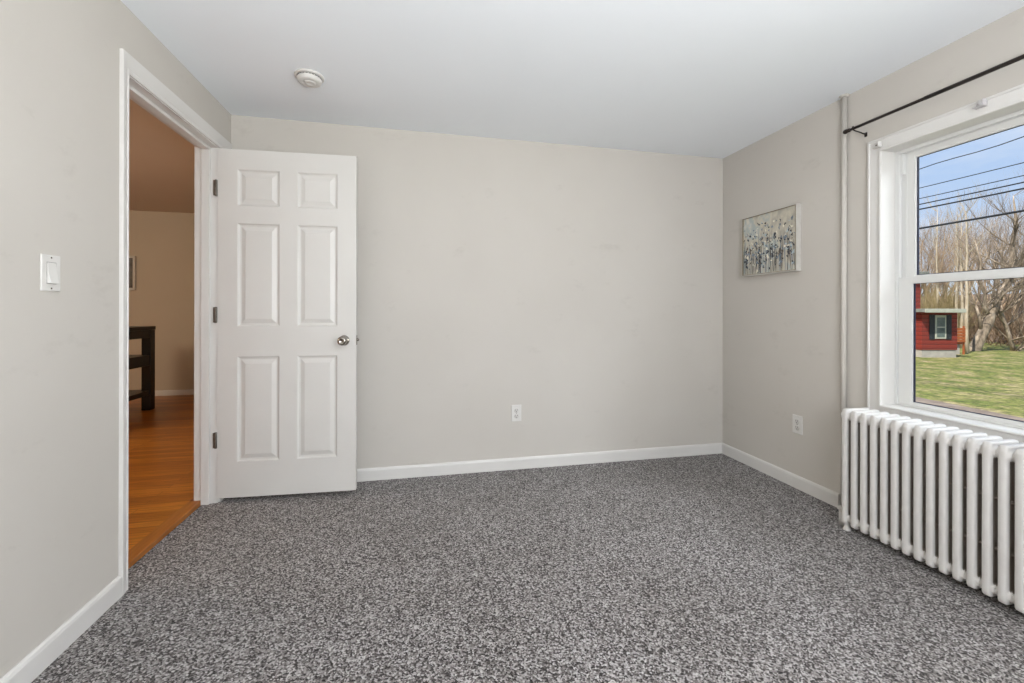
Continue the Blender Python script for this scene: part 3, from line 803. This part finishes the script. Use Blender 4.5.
# ground: lawn rising gently far away
def ground(name, w0, w1, nz, mat, label, cat, lo=-70, hi=80, n=24):
    mb = MB(); bm = mb.bm; grid = []
    for i in range(n + 1):
        row = []
        for j in range(n + 1):
            w = w0 + (w1 - w0) * i / n; s = lo + (hi - lo) * j / n
            p = RDA + rd * s + rn * w
            row.append(bm.verts.new((p.x, p.y, nz(w, s))))
        grid.append(row)
    for i in range(n):
        for j in range(n):
            f = bm.faces.new((grid[i][j], grid[i + 1][j], grid[i + 1][j + 1], grid[i][j + 1])); f.smooth = True
    o = mb.build(name, mat, None, label=label, cat=cat, kind='structure')
    return o
ground('ground_lawn', 0.0, 30.0, lambda w, s: GZ, M['lawn'], 'patchy sunlit green lawn outside the window', 'lawn')
ground('ground_near', -11.0, -3.2, lambda w, s: GZ, M['lawn'], 'strip of lawn on the near side of the road', 'lawn', n=4)
ground('road', -3.2, 0.0, lambda w, s: GZ - 0.0, M['gravel'], 'brown gravel road crossing in front of the lawn', 'road', n=6)
rndh = random.Random(3)
def hill(w, s):
    return GZ + 6.0 * (1 - math.exp(-((w - 30) / 24) ** 1.3)) + 0.35 * math.sin(s * 0.31 + w * 0.2) * min(1, (w - 30) / 6)
ground('ground_hill', 30.0, 100.0, hill, M['litter'], 'brown leaf covered slope under the bare trees', 'slope', lo=-110, hi=120, n=48)

CAMP = Vector((0, 0, 0))
def at(u, depth):
    """ground point seen under picture column u at the given distance in front of the room"""
    return SD * depth + SR * ((u - 512) / F_PX * depth)

# red house: local x along SR, y along SD
HD = 23.0
hc = at(922, HD)
house = empty('red_house', (hc.x, hc.y, GZ), -YAW, label='red clapboard house with dark shutters across the lawn', cat='house')
BW, BH, FH = 1.86, 2.5, 0.42
MB().box(-0.0, BW, 0.0, 5.0, -0.2, FH, 0).build('foundation', M['concrete'], house)
MB().box(-0.03, BW + 0.03, -0.03, 5.0, FH, BH - 0.04, 0).build('siding', M['siding'], house)
MB().box(-9.0, 1.36, 1.5, 9.0, -0.2, 4.55, 0).build('main_wing', M['siding'], house)
MB().box(-9.3, 1.6, 1.2, 9.3, 4.55, 4.80, 0.02).build('main_roof', M['roofing'], house)
mb = MB(); mb.box(-0.32, BW - 0.06, -0.50, 5.2, BH - 0.04, BH + 0.15, 0.01)
rf = mb.build('porch_roof', M['roofing'], house)
mb = MB(); mb.box(-0.34, BW - 0.04, -0.56, -0.50, BH - 0.06, BH + 0.14, 0.01)
mb.build('fascia', M['fascia'], rf)
wx0 = 0.66
wf = MB()
wf.box(wx0, wx0 + 0.60, -0.07, -0.03, 1.02, 2.30, 0.01)
wfo = wf.build('house_window', M['fascia'], house)
MB().box(wx0 + 0.09, wx0 + 0.51, -0.08, -0.068, 1.12, 2.18, 0).build('pane', M['house_glass'], wfo)
MB().box(wx0 + 0.08, wx0 + 0.52, -0.09, -0.07, 1.62, 1.68, 0.002).build('meeting_rail', M['fascia'], wfo)
for sx in (wx0 - 0.30, wx0 + 0.62):
    MB().box(sx, sx + 0.28, -0.06, -0.03, 0.98, 2.32, 0.004).build('shutter', M['shutter'], house)
MB().box(-0.06, -0.03, 1.2, 2.2, 1.0, 2.1, 0.004).build('side_shutter', M['shutter'], house)
# small stained deck beside the house
dk = at(960.5, HD + 1.6)
deck = empty('wooden_deck', (dk.x, dk.y, GZ), -YAW, label='small orange stained wooden deck box beside the red house', cat='deck')
mb = MB()
for k in range(5): mb.box(-0.3, 0.3, 0.0, 0.05, 0.72 + k * 0.17, 0.72 + k * 0.17 + 0.15, 0.005)
mb.build('railing', M['orange'], deck)
for px in (-0.3, 0.24):
    MB().box(px, px + 0.07, 0.05, 0.12, 0.0, 1.66, 0.005).build('post', M['orange'], deck)
MB().box(-0.3, 0.32, 0.06, 1.5, 0.60, 0.70, 0.005).build('platform', M['orange'], deck)
MB().box(-0.18, 0.12, 0.15, 0.4, -0.1, 0.595, 0.005).build('footing', M['concrete'], deck)

# overhead cables, parallel to the road
CBD = 12.0
def cable(u0, v0, v1, rad_, label, wave=0.0):
    p0 = at(918, CBD)
    # depth at column 1024 of a line through p0 along the road direction
    t = Vector((SR.dot(rd), SD.dot(rd)))
    k = (1024 - 512) / F_PX
    x0 = (918 - 512) / F_PX * CBD
    s = (x0 - k * CBD) / (k * t.y - t.x)
    d1 = CBD + s * t.y
    z0 = CAM_Z + (HORIZON - v0) / F_PX * CBD; z1 = CAM_Z + (HORIZON - v1) / F_PX * d1
    pts = []
    for i in range(61):
        f = -6 + 12 * i / 60
        q = p0 + rd * (s * f)
        zz = z0 + (z1 - z0) * f + 0.010 * (f * (f - 1)) * 1.0 + wave * math.sin(f * 6.6)
        pts.append((q.x, q.y, zz))
    MB().tube(pts, rad_, 8).build('overhead_cable', M['cable'], None, label=label, cat='cable', group='overhead cables outside the window')
cable(918, 168.7, 135.5, 0.012, 'topmost thin overhead cable, slightly wavy, outside the window', 0.02)
cable(918, 187.5, 161.3, 0.011, 'second overhead cable from the top, crossing open sky alone')
cable(918, 198.0, 174.2, 0.011, 'third overhead cable from the top, the uppermost of the close set of three')
cable(918, 203.8, 181.0, 0.016, 'fourth overhead cable from the top, the middle of the close set of three')
cable(918, 208.7, 187.2, 0.020, 'fifth overhead cable from the top, the lowest of the close set of three')
cable(918, 227.8, 209.4, 0.027, 'lowest and thickest overhead cable, alone below the others')

# ------------------------------------------------------------------ bare trees
def grow(mb, rnd, p, d, length, rad_, depth, maxd, spread, up, sides):
    n = 4 if depth < 2 else 3
    pts = [p.copy()]; rr = [rad_]
    q = p.copy(); dd = d.copy()
    for i in range(n):
        dd = (dd + Vector((rnd.uniform(-1, 1), rnd.uniform(-1, 1), rnd.uniform(-0.6, 1) + up)) * 0.16).normalized()
        q = q + dd * (length / n)
        pts.append(q.copy()); rr.append(rad_ * (1 - 0.45 * (i + 1) / n))
    mb.tube(pts, rr, max(3, sides - depth * 2), cap=False)
    if depth >= maxd: return
    kids = rnd.choice((3, 4)) if depth else rnd.choice((5, 6))
    for k in range(kids):
        f = rnd.uniform(0.35, 1.0) if k else 1.0
        idx = min(n, max(1, int(round(f * n))))
        base = pts[idx]
        ang = rnd.uniform(0, 2 * math.pi)
        side = Vector((math.cos(ang), math.sin(ang), rnd.uniform(-0.1, 0.5))).normalized()
        sp = spread * (0.35 if k == 0 else rnd.uniform(0.6, 1.15))
        nd = (dd * (1 - sp) + side * sp + Vector((0, 0, up * 0.5))).normalized()
        grow(mb, rnd, base, nd, length * rnd.uniform(0.60, 0.82), rr[idx] * rnd.uniform(0.5, 0.72) if k else rr[idx] * 0.85, depth + 1, maxd, spread, up, sides)

def tree_mesh(seed, height, rad_, spread, up, maxd=5):
    mb = MB(); rnd = random.Random(seed)
    grow(mb, rnd, Vector((0, 0, -0.3)), Vector((rnd.uniform(-0.1, 0.1), rnd.uniform(-0.1, 0.1), 1)).normalized(), height * 0.36, rad_, 0, maxd, spread, up, 8)
    return mb
protos = {}
def tree(kind, u, depth, scale, rz, label, group=None):
    p = at(u, depth)
    w = (p - RDA).dot(rn)
    z = hill(w, (p - RDA).dot(rd)) if w > 30 else GZ
    if kind in protos:
        o = protos[kind].copy(); COL.objects.link(o)
    else:
        seed, hgt, r_, sp, up, mat, md = KINDS[kind]
        o = tree_mesh(seed, hgt, r_, sp, up, md).build('bare_tree', M[mat], None, recalc=False)
        protos[kind] = o
    o.location = (p.x, p.y, z - 0.1); o.scale = (scale, scale, scale * 1.0); o.rotation_euler = (0, 0, rz)
    tag(o, label=label, cat='tree', group=group)
    return o
KINDS = {
    'tall': (11, 11.5, 0.16, 0.42, 0.45, 'bark_tan', 5),
    'broad': (23, 11.0, 0.20, 0.55, 0.28, 'bark_tan', 5),
    'slim': (37, 11.0, 0.11, 0.34, 0.6, 'bark_tan', 5),
    'grey': (41, 11.0, 0.19, 0.52, 0.3, 'bark_grey', 5),
}
rt = random.Random(5)
row = []
for i in range(32):
    u = 884 + i * 9.2 + rt.uniform(-3, 3)
    row.append((('tall', 'broad', 'slim', 'grey')[i % 4], u, rt.uniform(33, 52), rt.uniform(0.85, 1.12), rt.uniform(0, 6.28)))
for k, u, dp, sc, rz in row:
    right = u > 1000
    tree(k, u, dp, sc, rz, 'leafless tree with fine tan twigs in the wood beyond the lawn', 'leafless trees in the wood beyond the lawn')

# the big gnarled tree at the edge of the lawn
mb = MB(); rnd = random.Random(77)
GD = 27.0
def gp(u, v, dz=0.0):
    q = at(u, GD + dz) - at(978, GD)
    return Vector((q.x, q.y, CAM_Z + (HORIZON - v) / F_PX * (GD + dz) - GZ))
trunk = [gp(973, 358), gp(975, 347), gp(981, 335), gp(988, 322), gp(992, 311), gp(997, 299)]
mb.tube(trunk, [0.40, 0.30, 0.27, 0.25, 0.24, 0.20], 12)
limbs = [
    ([gp(997, 299), gp(1003, 290), gp(1009, 281), gp(1013, 268), gp(1012, 245), gp(1016, 220), gp(1013, 195)], [0.2, 0.18, 0.17, 0.16, 0.12, 0.08, 0.025]),
    ([gp(995, 302), gp(1001, 312), gp(1006, 325), gp(1011, 340), gp(1014, 352)], [0.13, 0.11, 0.10, 0.11, 0.15]),
    ([gp(990, 315), gp(984, 306), gp(985, 293), gp(979, 280), gp(981, 262), gp(975, 240)], [0.12, 0.1, 0.09, 0.08, 0.06, 0.03]),
    ([gp(982, 333), gp(980, 318), gp(976, 305)], [0.11, 0.08, 0.05]),
    ([gp(1003, 290), gp(1014, 288), gp(1026, 279), gp(1040, 262)], [0.12, 0.1, 0.08, 0.05]),
    ([gp(1011, 275), gp(1019, 262), gp(1030, 240)], [0.1, 0.07, 0.04]),
]
for pts, rr in limbs:
    mb.tube(pts, rr, 9)
    for i in range(1, len(pts)):
        for k in range(3):
            ang = rnd.uniform(0, 6.28)
            grow(mb, rnd, pts[i], Vector((math.cos(ang), math.sin(ang), rnd.uniform(0.2, 1.1))).normalized(), rnd.uniform(1.2, 2.0), rr[i] * 0.45, 2, 5, 0.5, 0.3, 8)
gt = at(978, GD)
gn = mb.build('gnarled_tree', M['bark_grey'], None, recalc=False, label='large gnarled leaning bare tree at the far edge of the lawn', cat='tree')
gn.location = (gt.x, gt.y, GZ)

# pale slender trunks right of the house
for u, dp, h_, lab in ((966.5, 25.5, 8.6, 'pale slender tree trunk standing closest to the gnarled tree'), (961.5, 29.0, 9.0, 'pale slender tree trunk between two others, behind the deck'), (957.0, 30.5, 9.2, 'pale slender tree trunk just behind the house corner'), (937.0, 33.0, 10.5, 'pale trunk rising behind the porch roof of the red house')):
    mb = MB(); rnd = random.Random(int(u * 10))
    pts = [Vector((rnd.uniform(-0.06, 0.06), rnd.uniform(-0.06, 0.06), -0.2 + h_ * k / 7)) for k in range(8)]
    mb.tube(pts, [0.115 - 0.0145 * k for k in range(8)], 10)
    for k in range(3, 8):
        for j in range(3):
            ang = rnd.uniform(0, 6.28)
            grow(mb, rnd, pts[k], Vector((math.cos(ang), math.sin(ang), 1.2)).normalized(), 0.9, 0.018, 2, 4, 0.4, 0.5, 8)
    p = at(u, dp)
    o = mb.build('birch_tree', M['bark_pale'], None, recalc=False, label=lab, cat='tree')
    o.location = (p.x, p.y, GZ)

# thicket at the foot of the trees
def thicket(name, mat, label, spots, seed, hgt):
    mb = MB(); rnd = random.Random(seed)
    for u, dp in spots:
        p = at(u, dp); w = (p - RDA).dot(rn)
        z = hill(w, (p - RDA).dot(rd)) if w > 30 else GZ
        for k in range(9):
            b_ = Vector((p.x + rnd.uniform(-0.6, 0.6), p.y + rnd.uniform(-0.6, 0.6), z - 0.1))
            ang = rnd.uniform(0, 6.28)
            grow(mb, rnd, b_, Vector((math.cos(ang) * 0.5, math.sin(ang) * 0.5, 1)).normalized(), hgt * rnd.uniform(0.5, 1.0), 0.03, 2, 4, 0.5, 0.3, 8)
    return mb.build(name, M[mat], None, recalc=False, label=label, cat='brush', kind='stuff')
rb = random.Random(9)
thicket('brush', 'brush', 'brown leafless brush filling the wood edge', [(rb.uniform(900, 1075), rb.uniform(31, 46)) for _ in range(75)], 4, 1.7)
thicket('budding_brush', 'yellow_brush', 'yellow green budding brush behind the red house', [(rb.uniform(918, 952), rb.uniform(31, 36)) for _ in range(22)], 6, 2.6)
